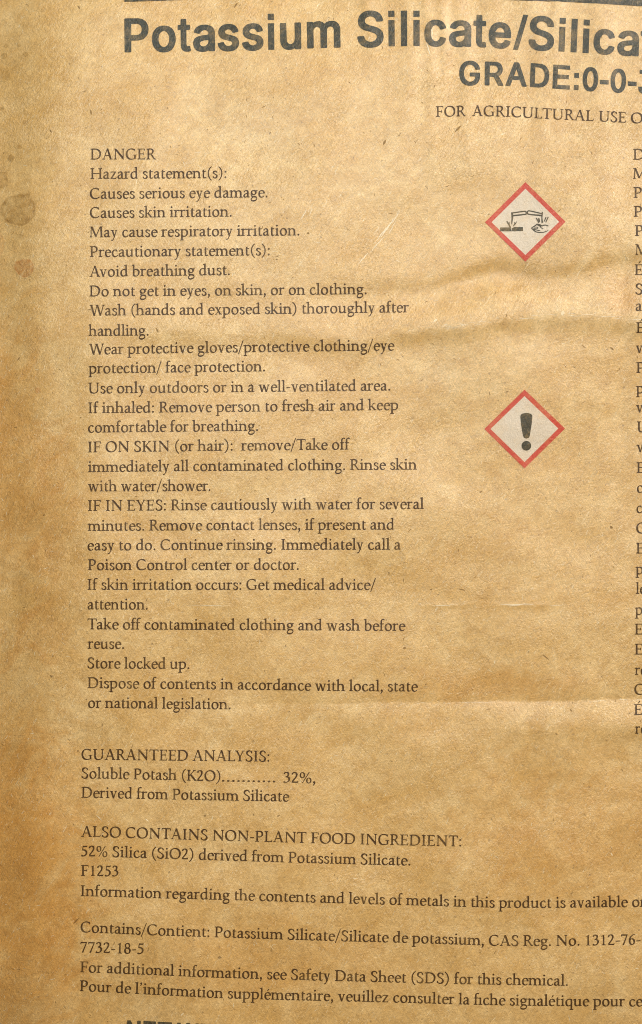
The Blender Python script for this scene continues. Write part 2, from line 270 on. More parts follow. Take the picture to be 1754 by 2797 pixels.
# ---------------------------------------------------------------- lettering: outlines of an old-style roman and of a bold grotesque, in 1/1000 em
FONTS = json.loads(r'''{"serif":{"o":[510,[121,8,154,-9,189,-20,274,-20,309,-12,359,8,407,41,432,69,454,106,474,169,480,219,477,259,472,294,449,351,419,394,389,419,359,437,324,447,254,450,221,445,166,427,129,407,101,384,71,346,51,306,38,259,35,166,43,124,56,89,88,39],[221,387,274,384,314,362,352,314,372,256,377,174,364,114,342,74,322,54,299,43,256,40,239,43,214,53,194,68,161,111,140,169,135,199,135,259,148,316,168,354,185,371]],
"c":[423,[359,424,321,442,294,447,239,447,191,437,121,402,88,371,63,336,48,304,35,249,32,179,38,141,51,96,78,46,98,24,134,-2,194,-22,249,-22,291,-14,317,-6,362,19,396,50,412,71,420,94,369,121,340,79,309,51,281,40,244,40,224,46,199,60,171,91,151,129,138,171,132,216,138,281,146,314,170,359,191,377,209,384,226,388,259,385,304,364,308,344,319,328,336,320,354,321,375,336,382,356,372,379,349,394,362,416]],
"e":[425,[339,429,306,442,269,448,226,445,169,429,134,412,101,387,68,344,53,314,43,279,35,229,35,169,46,111,61,74,85,36,113,9,144,-9,191,-22,236,-22,266,-17,331,11,369,43,385,66,382,74,344,99,304,55,284,43,236,40,214,47,180,74,158,106,141,151,133,191,133,224,136,227,326,238,344,237,351,230,359,230,424,238,439,243,437,276,429,311,407,364,365,411],[336,284,329,280,141,268,135,274,143,314,166,359,191,381,211,388,246,387,281,370,314,334]],
"a":[439,[427,24,427,34,414,59,376,48,356,61,362,76,355,129,360,306,349,376,330,411,306,429,271,444,249,450,209,450,149,434,106,414,86,399,58,356,61,336,71,321,91,313,116,316,136,334,136,361,146,375,176,387,204,387,234,372,247,359,258,284,254,278,194,259,94,214,76,202,54,177,33,134,28,94,39,53,64,16,96,-4,141,-11,201,-2,269,25,304,-2,359,-5,394,6],[256,220,254,96,209,58,189,52,166,53,154,58,143,69,128,114,128,131,138,169,174,192,216,209]],
"b":[512,[-9,679,-13,641,51,642,62,616,64,19,86,16,101,1,131,-14,199,-25,279,-17,331,-2,361,13,419,65,437,91,457,136,475,231,475,284,457,339,430,376,404,402,366,429,329,444,286,452,254,452,216,444,156,423,155,706,152,714,84,705],[226,390,266,384,304,365,354,309,364,291,375,251,372,191,352,106,331,73,309,50,281,40,236,38,199,46,179,53,155,76,155,331,184,369]],
"d":[528,[436,716,366,704,273,676,272,641,334,642,347,616,346,449,264,450,199,434,149,414,116,392,90,366,48,301,32,234,33,174,46,101,56,74,75,41,104,13,136,-7,166,-15,234,-10,296,8,346,30,350,26,352,-6,386,-7,507,26,504,49,451,53,440,59,440,709],[214,48,193,56,171,80,153,111,135,186,135,274,153,324,189,370,236,387,279,390,311,379,347,356,347,116,299,71,259,53]],
"f":[299,[14,-2,229,-2,237,1,236,37,186,46,173,76,173,381,179,385,266,386,272,394,280,436,271,442,174,442,175,591,186,626,204,657,236,659,264,638,279,632,301,633,325,651,330,671,324,686,286,717,246,722,201,714,151,694,125,671,93,619,83,586,80,444,20,434,22,386,74,385,80,381,80,81,64,46,11,37,10,4]],
"g":[479,[462,431,391,432,346,426,289,447,209,447,151,432,114,414,84,392,58,359,43,314,43,259,58,214,93,171,78,126,75,74,85,51,124,21,78,-24,61,-49,45,-91,40,-144,56,-185,81,-212,101,-227,136,-242,201,-252,239,-250,286,-239,326,-224,375,-196,405,-166,429,-131,447,-76,447,-34,429,16,399,50,369,69,339,80,191,93,130,106,128,114,133,124,166,142,246,145,301,161,341,181,365,199,392,231,410,281,412,314,398,374,451,373,462,379,465,424],[93,-119,103,-89,194,-12,201,-4,199,7,294,0,339,-8,381,-35,395,-61,392,-84,357,-124,314,-147,249,-165,199,-167,154,-159,129,-149],[159,371,191,387,224,387,269,372,290,351,302,329,312,284,307,244,291,220,259,205,224,205,194,213,169,231,151,261,140,304,143,344]],
"h":[542,[-9,679,-13,641,51,642,62,614,62,79,46,46,-6,37,-6,-1,216,-2,224,1,222,36,169,46,155,79,155,316,189,355,209,369,234,379,254,380,289,372,320,354,344,316,362,276,362,124,367,114,367,81,351,47,299,38,299,-1,527,-1,530,6,527,36,474,46,461,74,465,166,462,306,449,341,420,386,395,411,366,427,299,442,236,437,156,408,154,711,141,715,96,707]],
"i":[268,[176,452,109,442,16,414,14,379,76,380,90,346,90,81,71,46,21,38,20,4,24,-2,244,-2,252,1,250,36,196,46,183,74,182,444],[99,556,121,548,139,548,165,561,177,576,185,599,182,621,172,639,154,654,139,660,116,659,99,652,83,636,75,619,75,589,84,570]],
"ı":[268,[176,452,109,442,16,414,14,379,76,380,90,346,90,81,71,46,21,38,20,4,24,-2,244,-2,252,1,250,36,196,46,183,74,182,444]],
"k":[505,[-9,679,-13,641,51,642,62,614,62,79,46,46,-6,37,-6,-1,196,-2,204,1,204,36,169,46,155,81,156,194,174,189,199,211,371,-1,509,-1,511,37,481,47,454,50,259,274,384,405,459,408,462,414,461,437,454,440,282,439,282,409,319,407,322,404,214,283,192,261,174,252,172,239,156,223,154,711,141,715,96,707]],
"l":[261,[174,716,94,702,21,682,10,674,9,641,74,642,85,614,85,79,69,46,16,37,15,4,19,-2,239,-2,247,4,245,36,191,46,178,76,178,709]],
"n":[552,[536,1,535,36,481,46,468,74,468,114,472,126,470,304,444,364,405,411,376,427,344,437,279,442,236,434,164,405,160,409,160,446,151,452,86,442,-6,414,-8,379,54,380,68,349,67,81,51,47,-1,38,-1,-1,221,-2,229,1,227,36,174,46,160,76,160,316,206,362,251,380,291,374,329,355,349,321,370,274,370,124,375,114,375,79,359,46,306,37,306,-1,529,-2]],
"m":[817,[807,1,805,36,751,46,738,74,738,114,742,126,740,304,726,342,702,384,684,405,656,424,609,440,541,440,481,422,414,383,371,422,341,434,304,442,269,442,239,437,164,409,160,411,159,449,149,452,86,442,-7,414,-8,379,54,380,68,349,67,81,51,47,-1,38,-1,-1,221,-2,229,1,227,36,174,46,160,76,160,314,199,360,229,377,244,380,279,374,311,352,341,297,350,271,350,124,355,114,355,79,339,46,286,37,287,-1,509,-2,517,1,515,36,461,46,448,76,448,114,452,126,452,276,448,314,486,360,531,380,574,372,600,354,629,301,640,271,640,124,645,114,645,79,629,46,576,37,576,-1,799,-2]],
"p":[524,[-1,-234,222,-234,224,-196,176,-187,161,-159,161,-17,191,-20,271,-17,339,-2,399,33,435,69,454,96,467,121,485,186,492,249,490,296,482,324,464,357,424,402,399,422,349,442,301,450,261,450,211,439,164,421,159,449,151,452,86,442,-7,414,-8,379,54,380,68,349,67,-151,53,-184,-1,-194],[219,384,259,387,314,372,331,360,355,334,387,279,392,244,390,206,374,124,347,76,325,54,306,46,236,42,211,48,188,59,160,86,160,344,184,367]],
"q":[514,[514,-234,517,-229,516,-196,461,-184,448,-156,448,421,444,446,439,449,416,432,401,430,354,450,284,452,211,437,151,414,101,376,69,337,48,301,35,256,35,151,46,101,66,54,95,19,121,-2,156,-17,176,-20,224,-17,271,-7,354,28,354,-156,341,-184,286,-194,286,-233],[294,389,320,379,355,346,355,116,321,83,281,56,236,43,209,46,193,54,169,83,146,134,133,211,136,279,151,319,186,367,204,377,241,387]],
"r":[363,[-1,-1,221,-2,229,1,227,36,174,46,160,76,161,311,200,364,234,382,274,377,291,358,304,353,321,353,334,358,347,371,352,386,352,401,341,421,339,436,301,445,256,442,216,432,164,406,160,411,159,449,149,452,86,442,-6,414,-8,379,54,380,68,349,67,81,51,47,-1,38]],
"s":[367,[104,442,84,432,69,417,51,386,45,339,58,301,94,261,179,217,241,177,257,156,257,139,232,69,214,53,176,38,154,38,126,46,104,89,77,121,47,121,47,94,38,79,53,31,109,-4,169,-22,224,-25,271,-12,306,10,327,34,337,54,350,101,344,149,331,175,300,206,149,293,138,311,136,326,155,374,184,387,224,392,249,387,260,379,266,356,287,319,314,318,320,324,318,346,335,361,329,381,317,401,299,417,221,449,164,455]],
"t":[319,[174,556,150,541,131,504,89,501,86,414,34,402,28,396,31,393,81,392,87,389,85,104,90,59,98,31,121,5,139,-4,174,-15,194,-15,264,3,310,31,284,76,224,48,206,48,188,66,180,134,180,389,186,392,284,393,292,434,286,440,181,442,177,551]],
"u":[543,[11,411,9,374,54,375,64,351,65,186,60,169,65,89,81,49,115,11,161,-12,196,-15,244,-7,286,6,356,40,360,36,360,-1,364,-7,391,-7,512,24,515,41,509,49,456,53,449,59,450,441,447,449,374,437,304,411,301,374,346,375,357,346,357,131,301,76,256,53,229,48,209,52,195,64,178,86,165,121,162,181,158,194,157,446,151,449,94,439]],
"v":[481,[11,438,12,399,72,384,196,-9,204,-12,291,-12,294,-6,288,29,388,384,442,399,444,436,436,440,304,438,304,399,333,391,335,384,259,116,171,386,174,392,202,401,201,437,194,440]],
"w":[728,[11,438,12,399,66,387,72,381,184,-11,274,-12,281,-9,275,26,341,287,441,-9,449,-12,531,-12,539,-9,533,19,633,381,644,389,689,401,687,439,549,438,549,399,579,392,582,386,504,110,396,427,376,428,366,440,256,438,257,399,309,387,312,381,246,123,170,384,171,392,197,401,196,437,189,440]],
"x":[469,[442,-1,444,36,414,47,384,49,275,244,354,384,416,401,416,437,409,440,284,439,283,401,302,389,246,295,192,391,202,404,202,434,199,439,24,439,24,399,86,386,191,196,107,51,34,39,34,-1,172,-1,174,34,159,46,219,146,278,44,270,36,272,-1]],
"y":[456,[59,-227,86,-227,124,-214,150,-199,170,-179,192,-146,256,-6,297,1,280,64,318,196,373,381,384,389,426,401,427,434,424,439,286,438,286,399,316,392,320,386,249,155,169,389,199,401,199,437,191,440,11,438,12,399,66,387,72,381,199,-1,172,-69,127,-146,101,-164,56,-166,36,-184,38,-211]],
"z":[442,[397,439,64,438,50,336,54,323,82,326,98,386,104,392,274,392,280,389,43,31,40,21,51,-1,389,-2,396,1,414,116,409,122,381,119,362,51,356,45,169,45,162,49,397,404,400,414]],
"I":[341,[56,-2,281,-2,289,1,287,36,234,46,220,81,220,574,234,604,289,616,290,646,286,652,59,652,53,649,54,614,106,604,122,569,122,81,106,47,54,38,52,4]],
"H":[791,[34,-1,261,-2,269,1,267,36,214,46,200,79,202,304,586,305,592,299,592,81,576,47,524,38,524,-1,757,-1,760,6,757,36,704,46,690,79,690,571,704,604,759,616,759,649,751,652,524,651,524,614,576,604,592,571,591,354,206,352,200,359,200,574,214,604,269,616,269,649,261,652,34,651,34,614,86,604,102,571,102,84,86,47,34,38]],
"F":[523,[34,-1,259,-2,267,1,265,36,214,46,200,79,202,304,366,305,372,294,381,239,401,238,407,241,408,414,404,422,384,422,380,419,372,366,366,353,201,354,200,571,212,601,231,608,449,607,463,521,486,518,492,524,492,541,484,651,34,651,34,614,86,604,102,569,102,81,86,47,34,38]],
"E":[550,[34,651,34,614,86,604,102,571,102,84,86,47,34,38,34,-1,492,-1,517,129,511,140,494,142,487,139,459,61,451,50,216,48,200,81,202,309,366,310,372,301,381,249,401,248,408,256,408,409,404,417,381,416,372,366,366,358,201,359,200,571,211,599,216,605,231,608,444,607,450,596,458,526,481,523,488,531,481,649,474,652]],
"L":[528,[36,652,32,646,34,614,86,604,102,571,102,84,86,47,34,38,34,-1,484,-1,510,139,504,147,484,150,479,146,449,61,441,50,219,48,212,51,200,81,200,574,214,604,259,616,259,649,251,652]],
"T":[620,[196,-2,421,-2,429,1,427,36,374,46,360,79,360,601,366,605,536,604,559,518,564,515,586,518,592,521,592,531,582,644,576,657,44,656,30,531,31,519,41,516,59,514,63,519,86,605,256,605,262,601,262,81,246,47,194,38,192,4]],
"D":[733,[34,-1,141,-2,151,-10,201,-12,331,-10,374,-5,491,31,536,53,574,80,624,135,657,194,675,254,690,351,690,389,674,446,649,499,620,541,575,584,519,619,464,644,411,657,241,665,151,660,141,652,34,651,34,614,86,604,102,569,102,81,86,47,34,38],[214,602,331,597,379,589,409,578,495,524,534,482,564,426,585,364,585,329,564,206,547,166,526,133,494,98,466,81,419,63,371,53,249,50,214,53,206,64,200,81,200,571]],
"P":[560,[34,-1,259,-2,267,1,265,36,214,46,200,79,201,576,216,602,316,594,336,587,379,557,402,524,412,481,412,431,404,389,384,358,349,331,311,320,284,320,239,332,218,331,212,266,251,258,314,263,381,283,425,309,475,354,499,396,510,434,515,481,507,541,485,586,439,627,379,654,329,662,259,665,169,660,141,652,34,651,34,614,86,604,102,569,102,81,86,47,34,38]],
"R":[616,[34,651,34,614,86,604,102,571,102,84,86,47,34,38,34,-1,261,-2,269,1,267,36,214,46,201,76,200,286,204,292,276,298,289,287,499,0,629,-1,632,16,629,24,540,64,367,324,421,363,442,384,457,404,477,449,485,491,482,534,469,576,452,601,401,639,339,660,249,665,171,660,141,652],[202,356,200,571,211,599,229,602,286,597,326,584,366,550,379,516,385,471,369,411,339,378,306,361,274,355]],
"B":[588,[34,-1,146,-2,159,-7,284,0,361,10,414,26,451,43,489,75,507,101,537,191,537,266,522,306,501,330,476,347,420,371,442,399,454,424,475,499,477,534,472,564,456,595,426,627,394,649,331,668,171,660,141,652,34,651,34,614,86,604,102,569,102,81,86,47,34,38],[202,319,256,322,319,320,384,299,422,274,437,234,440,191,419,109,401,83,376,71,349,65,209,59,200,81],[202,384,200,571,211,599,234,605,284,605,321,592,344,575,364,549,377,506,357,406,344,393,314,385]],
"K":[629,[641,1,641,24,600,54,312,391,501,602,574,614,576,649,569,652,407,651,406,614,434,604,217,354,201,340,200,574,214,604,269,616,269,649,261,652,34,651,34,614,86,604,102,571,102,84,86,47,34,38,34,-1,261,-2,269,1,267,36,214,46,200,79,200,294,204,297,216,290,239,311,509,0,634,-2]],
"A":[691,[394,662,294,661,304,616,107,61,99,50,18,39,17,-1,189,-2,196,1,196,37,152,49,201,189,211,202,441,202,494,49,493,44,473,36,474,-1,664,-2,672,1,669,39,600,54,402,654],[329,543,426,253,226,251,228,266]],
"V":[684,[21,651,22,614,92,599,302,-9,309,-12,406,-12,398,29,588,599,654,613,657,619,657,649,649,652,496,651,496,614,531,607,535,599,374,116,369,110,197,604,229,616,229,649,221,652]],
"W":[989,[21,651,22,614,84,602,89,596,259,-11,356,-12,363,-9,355,29,479,522,487,506,636,-7,644,-12,742,-11,735,21,738,44,893,591,899,602,957,614,960,644,957,651,804,652,798,649,799,614,841,604,842,599,706,125,568,591,554,651,391,652,385,649,386,614,445,601,326,134,195,601,197,606,222,616,222,649,214,652]],
"Y":[645,[211,-2,429,-2,437,1,436,37,386,46,373,76,373,294,533,594,541,602,607,614,610,644,606,652,449,651,449,614,481,607,483,601,339,336,201,601,203,609,224,616,222,651,19,651,19,614,94,599,274,281,275,81,257,46,209,37,208,4]],
"M":[881,[871,1,872,34,864,40,826,46,811,76,808,101,788,599,791,605,834,616,832,651,701,652,664,647,436,146,220,646,169,652,31,651,32,614,66,605,109,607,112,601,95,81,77,46,34,38,34,-1,199,-2,207,4,205,36,161,46,148,71,162,499,166,515,372,41,379,38,474,38,478,44,463,86,689,580,710,71,696,46,656,38,655,1,661,-2,864,-2]],
"N":[761,[59,-1,226,-2,235,4,234,37,186,46,173,74,173,514,176,519,609,-9,649,-9,652,-1,653,576,666,604,714,616,714,649,706,652,544,652,538,649,539,614,586,604,600,574,599,185,194,650,64,651,65,644,120,581,120,79,104,46,59,38]],
"O":[745,[131,58,166,31,229,1,264,-10,316,-17,371,-17,461,-2,526,22,561,41,607,74,645,114,677,161,699,214,712,266,717,359,705,441,687,491,656,545,619,587,579,619,531,644,481,660,429,667,374,667,314,659,226,632,170,601,108,546,71,494,48,441,33,374,30,274,43,201,61,153,89,105],[281,594,319,602,381,602,416,597,459,582,497,559,540,519,564,484,589,431,605,371,610,311,605,249,592,194,569,146,540,106,504,76,469,58,424,48,361,48,326,53,286,68,251,88,223,111,181,166,161,206,145,259,138,316,138,374,153,454,176,504,198,536,244,577]],
"C":[665,[584,641,564,641,559,623,501,652,431,667,379,670,301,659,231,637,166,602,129,572,86,522,61,479,35,401,28,351,30,254,43,194,71,129,100,86,143,44,181,18,214,3,254,-10,326,-20,391,-17,446,-7,514,18,566,49,581,40,596,38,602,41,626,134,601,141,589,118,569,130,546,105,506,73,471,56,441,48,341,48,304,58,266,76,231,100,210,121,171,179,148,236,135,314,140,409,158,474,191,532,228,569,274,594,304,602,401,602,474,579,544,531,559,542,561,499,589,498,595,504,590,576,596,591,588,604]],
"G":[718,[634,29,638,36,638,251,644,255,699,256,702,264,699,287,462,286,460,261,464,255,534,255,540,251,540,64,531,58,479,50,469,56,421,45,361,45,319,53,271,73,241,93,208,124,181,161,158,206,143,259,135,314,138,391,156,466,179,515,203,546,229,569,274,594,321,605,381,605,444,592,496,567,539,537,571,572,573,501,576,498,599,498,605,506,596,634,574,636,569,616,531,639,464,662,401,670,329,665,274,652,226,634,166,602,120,564,76,506,53,461,35,401,28,351,28,271,43,191,73,124,116,68,169,26,206,6,276,-15,324,-20,411,-15,591,27]],
"S":[493,[221,672,169,662,134,647,116,635,89,605,68,569,58,529,58,501,66,464,84,428,111,400,206,333,282,289,347,234,357,214,354,156,332,104,308,69,281,53,241,43,199,40,164,48,143,59,91,144,76,144,71,169,41,166,42,126,38,111,47,84,54,29,79,34,116,8,179,-17,219,-25,271,-27,314,-22,359,-9,382,4,410,29,434,64,454,111,460,141,457,184,437,239,409,270,321,334,234,386,170,436,160,456,163,511,181,549,204,580,246,599,286,607,316,602,347,581,373,511,379,505,394,508,399,488,426,491,425,521,440,536,411,622,389,623,345,649,296,667,271,672]],
"U":[731,[29,651,29,614,81,604,97,571,95,206,106,119,121,81,141,50,176,18,216,1,304,-15,379,-15,449,-4,506,16,549,38,587,69,607,91,622,119,642,194,625,211,625,574,639,604,684,616,684,649,676,652,511,651,511,614,559,604,572,574,572,226,555,221,529,116,516,93,501,78,446,50,414,45,361,45,296,56,248,76,226,106,203,164,195,234,195,574,209,604,264,616,264,649,256,652]],
"0":[465,[189,-12,244,-12,301,1,335,19,366,48,389,79,412,124,427,171,442,254,445,361,440,416,427,481,412,526,374,592,341,625,306,644,274,652,221,652,164,639,133,624,99,592,76,561,56,521,41,479,25,396,23,256,38,164,53,114,73,74,106,30,129,11,156,-4],[229,597,254,589,270,574,292,541,317,486,335,411,342,314,337,234,312,129,292,86,271,58,254,46,234,43,211,51,193,69,161,124,138,196,125,296,130,416,156,516,190,579,211,594]],
"1":[465,[279,644,116,554,108,546,101,524,109,521,196,556,200,551,200,81,181,46,124,37,122,4,126,-2,351,-2,360,4,356,37,299,46,283,79,282,636]],
"2":[465,[49,-1,391,-2,402,4,432,106,426,114,406,123,369,75,131,74,226,190,302,294,342,356,374,434,385,499,377,556,364,589,345,616,309,639,249,652,204,652,154,642,109,624,76,604,46,556,36,514,109,481,127,514,143,574,161,584,186,590,226,584,246,577,264,561,282,494,282,454,277,429,244,351,161,230,53,96,55,86,83,61,59,51]],
"3":[465,[56,-2,91,-15,164,-20,201,-14,254,3,309,31,351,60,389,106,407,144,425,216,422,259,414,284,397,311,366,342,306,374,334,406,359,454,372,506,370,556,359,586,344,609,326,624,296,639,234,655,189,652,141,639,94,615,71,589,56,559,54,546,116,509,134,534,151,576,164,587,184,592,206,589,239,577,261,562,275,519,275,484,264,444,246,411,209,391,179,382,164,371,172,344,170,319,174,315,236,312,270,301,300,274,312,256,325,209,317,161,304,121,290,96,269,78,236,58,204,46,166,45,126,56,112,84,94,95,55,74,47,44,33,29,39,15]],
"5":[465,[414,653,396,657,376,633,146,632,140,629,101,351,116,360,124,342,196,347,265,316,286,295,309,254,320,214,320,189,309,139,295,114,247,71,214,53,184,48,136,53,129,57,121,75,99,92,64,76,56,64,54,39,42,19,51,3,64,-7,101,-20,159,-22,201,-17,239,-7,294,21,327,44,365,76,389,106,409,149,417,181,420,244,404,299,381,337,337,379,291,402,236,417,184,417,159,413,155,419,172,556,396,558,402,566,419,644]],
"6":[465,[391,664,319,639,269,617,184,555,130,501,103,464,81,421,56,354,43,294,40,239,45,189,63,114,83,69,120,26,151,6,189,-9,229,-12,269,-4,311,11,351,33,375,56,392,81,417,144,425,184,425,211,414,264,389,321,359,360,311,387,261,397,229,395,159,373,155,376,173,426,196,469,259,537,311,577,409,616,409,626],[256,48,236,51,215,64,193,84,178,104,156,156,140,229,141,241,162,281,171,314,194,329,219,337,259,324,284,305,314,244,327,194,325,146,303,79,284,58]],
"7":[465,[134,-7,211,-7,219,-1,429,576,437,601,437,634,434,639,69,640,61,634,45,526,46,519,54,516,74,516,99,562,361,562,366,559,133,6,130,-4]],
"8":[465,[271,647,201,644,164,632,134,614,105,589,88,564,70,511,70,441,81,404,103,366,136,334,99,310,75,286,58,264,46,236,33,176,38,109,51,71,86,23,134,-7,166,-17,254,-17,301,-4,344,16,372,36,406,75,430,136,435,176,432,209,417,264,395,299,371,322,332,349,364,380,389,429,398,469,397,514,392,541,377,576,352,609,309,637],[191,294,226,297,254,292,274,282,299,260,322,219,332,174,329,114,309,70,279,48,236,43,194,56,164,83,141,129,132,176,138,231,155,269,170,284],[266,376,229,373,201,381,171,409,153,449,148,484,153,536,168,566,184,582,201,589,229,592,269,579,296,552,312,519,318,494,317,449,312,426,291,391]],
"%":[754,[509,-27,574,-30,631,-9,649,3,679,35,704,91,712,141,712,176,697,244,676,280,652,304,611,327,546,330,489,309,471,297,444,267,418,211,410,164,410,121,426,54,446,18,468,-4],[599,647,559,647,548,636,173,-1,172,-11,211,-12,224,1,599,639],[546,280,571,277,605,254,627,216,640,161,637,104,626,68,601,33,574,20,549,23,518,44,496,81,483,134,485,199,496,234,519,267],[139,293,204,290,261,311,279,323,309,355,334,411,342,461,342,496,327,564,306,600,282,624,241,647,176,650,119,629,101,617,74,587,48,531,40,484,40,441,56,374,76,338,98,316],[176,600,201,597,235,574,257,536,270,481,267,424,256,388,231,353,204,340,179,343,148,364,126,401,113,454,115,519,126,554,149,587]],
".":[228,[106,-12,121,-12,145,-4,164,16,172,39,172,56,160,81,146,94,119,105,96,102,79,92,68,81,58,54,61,26,69,10,89,-7]],
",":[228,[61,-161,127,-106,170,-29,178,54,174,69,156,97,119,115,94,112,73,101,61,89,50,64,50,41,56,24,92,-11,79,-74,38,-129,41,-140]],
"’":[228,[59,485,69,488,114,523,152,581,162,659,147,686,119,702,101,702,79,694,64,680,58,666,55,646,63,621,98,594,92,554,48,504]],
":":[228,[106,-12,121,-12,145,-4,164,16,172,39,172,56,160,81,146,94,119,105,96,102,79,92,68,81,58,54,61,26,69,10,89,-7],[99,328,126,328,141,333,159,348,172,374,172,394,164,414,151,430,129,442,101,442,84,434,74,427,61,406,58,379,63,359,76,341]],
"-":[320,[40,206,64,202,276,213,282,219,282,264,276,270,244,270,44,260,40,254]],
"/":[332,[334,722,289,722,283,719,1,-91,-7,-116,-4,-122,39,-122,47,-114,319,666,335,714]],
"(":[346,[291,-159,331,-121,251,-35,199,55,171,129,160,171,148,271,148,324,155,389,166,434,193,509,243,596,331,681,291,721,195,634,151,571,116,499,96,441,78,334,78,256,85,191,103,114,126,54,148,9,191,-57]],
")":[346,[56,-161,135,-81,169,-40,204,19,229,71,252,139,265,204,270,249,270,344,254,434,232,499,199,566,160,624,54,721,33,701,18,679,100,601,134,549,179,444,195,379,200,334,200,256,195,211,179,136,159,79,127,14,99,-30,16,-119,19,-127]],
"é":[425,[339,429,306,442,269,448,226,445,169,429,134,412,101,387,68,344,53,314,43,279,35,229,35,169,46,111,61,74,85,36,113,9,144,-9,191,-22,236,-22,266,-17,331,11,369,43,385,66,382,74,344,99,304,55,284,43,236,40,214,47,180,74,158,106,141,151,133,191,133,224,136,227,326,238,344,237,351,230,359,230,424,238,439,243,437,276,429,311,407,364,365,411],[336,284,329,280,141,268,135,274,143,314,166,359,191,381,211,388,246,387,281,370,314,334],[196,509,216,501,224,503,332,614,335,621,284,657,274,659,201,524]],
"É":[550,[34,651,34,614,86,604,102,571,102,84,86,47,34,38,34,-1,492,-1,517,129,511,140,494,142,487,139,459,61,451,50,216,48,200,81,202,309,366,310,372,301,381,249,401,248,408,256,408,409,404,417,381,416,372,366,366,358,201,359,200,571,211,599,216,605,231,608,444,607,450,596,458,526,481,523,488,531,481,649,474,652],[261,699,281,691,289,693,398,804,400,811,349,847,339,848,266,714]]},"sans":{"P":[667,[86,3,106,0,204,0,224,3,229,9,232,21,234,246,389,248,469,261,501,273,536,293,582,336,604,374,622,431,628,476,625,521,612,574,594,611,572,641,541,669,486,699,399,717,106,718,86,714,81,709,78,696,78,21],[234,364,234,601,376,600,414,587,444,565,454,551,467,524,472,476,464,436,452,411,439,396,401,373,376,365]],
"o":[611,[149,507,124,488,81,439,58,396,38,324,35,301,38,209,53,149,76,101,95,74,140,31,186,6,219,-5,291,-15,351,-12,404,-2,456,21,484,40,527,86,554,136,570,186,578,236,575,319,567,359,539,426,512,464,485,491,436,522,391,537,349,545,264,545,209,534],[319,432,344,424,369,409,397,379,414,344,422,316,427,281,428,251,417,194,390,144,359,116,324,101,304,98,274,106,246,121,231,133,211,161,196,194,190,216,185,279,198,344,225,391,253,416,274,427,294,432]],
"t":[333,[299,3,307,16,308,34,294,101,286,109,269,112,231,108,224,111,213,126,210,146,210,439,216,442,271,443,292,449,298,464,297,536,292,546,286,550,211,554,210,656,202,671,181,675,106,675,86,672,78,656,76,554,19,549,10,531,10,464,14,451,21,445,74,442,77,439,78,114,83,86,105,41,130,16,156,3,194,-5,259,-5]],
"a":[556,[521,3,528,19,527,361,519,416,508,446,492,471,461,502,429,522,394,534,331,545,249,545,201,537,153,521,101,490,74,462,48,419,45,401,49,391,56,384,134,363,151,360,181,363,190,369,213,401,239,419,281,434,304,435,334,426,357,409,372,384,375,354,369,346,344,338,231,325,151,309,96,287,62,259,46,236,36,211,30,186,30,136,46,81,70,46,104,18,141,1,171,-7,226,-15,306,-10,331,-4,376,13,386,1,404,-2,499,-2],[374,231,375,191,366,161,340,129,316,113,284,100,249,98,211,111,186,136,183,171,195,189,216,203,274,220]],
"s":[556,[94,33,136,8,191,-7,254,-15,324,-12,389,1,431,18,464,40,494,73,507,96,517,131,518,181,507,219,489,247,456,277,416,297,244,341,216,355,206,366,200,381,206,401,220,416,244,429,276,438,301,434,330,421,350,401,366,373,374,368,414,365,499,383,504,389,508,406,497,436,472,476,437,509,396,529,356,540,324,545,236,545,179,534,139,519,104,497,74,467,56,434,48,401,48,354,58,319,73,294,100,266,146,241,184,228,327,194,355,174,362,156,362,146,352,129,331,113,299,100,261,98,231,106,206,120,188,141,176,169,169,175,131,177,39,159,33,154,30,136,43,96,63,64]],
"i":[278,[69,0,209,0,209,532,69,532],[69,600,209,600,209,725,69,725]],
"u":[611,[71,527,65,511,65,174,70,136,81,99,108,51,151,13,191,-4,231,-12,261,-15,314,-12,354,-4,396,14,408,-4,426,-7,516,-8,539,-2,545,14,545,511,540,526,519,532,426,532,406,529,401,524,398,511,398,219,392,176,379,149,362,126,334,108,309,100,291,100,266,108,241,125,223,154,215,179,212,511,209,524,204,529,184,532,94,532]],
"m":[889,[821,8,825,21,825,386,819,416,802,461,782,489,754,514,726,529,679,542,589,545,526,529,501,517,466,492,419,529,361,545,279,542,246,534,216,520,204,534,186,537,91,537,74,534,69,529,65,516,65,21,73,4,94,0,186,0,206,3,212,9,215,21,215,351,223,376,241,404,266,422,299,432,316,429,346,412,362,394,370,369,370,21,376,5,399,0,491,0,511,3,517,9,520,21,520,356,526,377,542,404,561,419,596,432,626,427,650,414,664,399,675,371,675,21,678,9,684,3,704,0,799,0,816,3]],
"S":[667,[144,23,209,-4,279,-17,351,-20,424,-12,491,6,541,33,587,76,609,111,627,171,627,234,612,286,591,317,550,356,494,387,429,409,334,433,284,451,254,466,229,485,218,501,213,524,218,551,240,584,279,607,314,617,336,620,389,609,431,585,449,564,466,519,471,513,491,510,589,510,609,513,617,526,617,549,612,576,594,619,561,662,516,697,451,724,396,735,314,738,254,730,204,717,156,694,106,652,81,616,60,554,60,491,73,446,94,413,135,374,191,343,231,328,359,294,429,267,459,245,469,229,475,206,472,184,464,166,440,136,404,116,376,106,326,100,271,113,234,135,211,161,197,206,189,217,169,220,69,220,49,217,41,204,40,181,46,154,63,106,86,73,119,40]],
"l":[278,[69,0,209,0,209,725,69,725]],
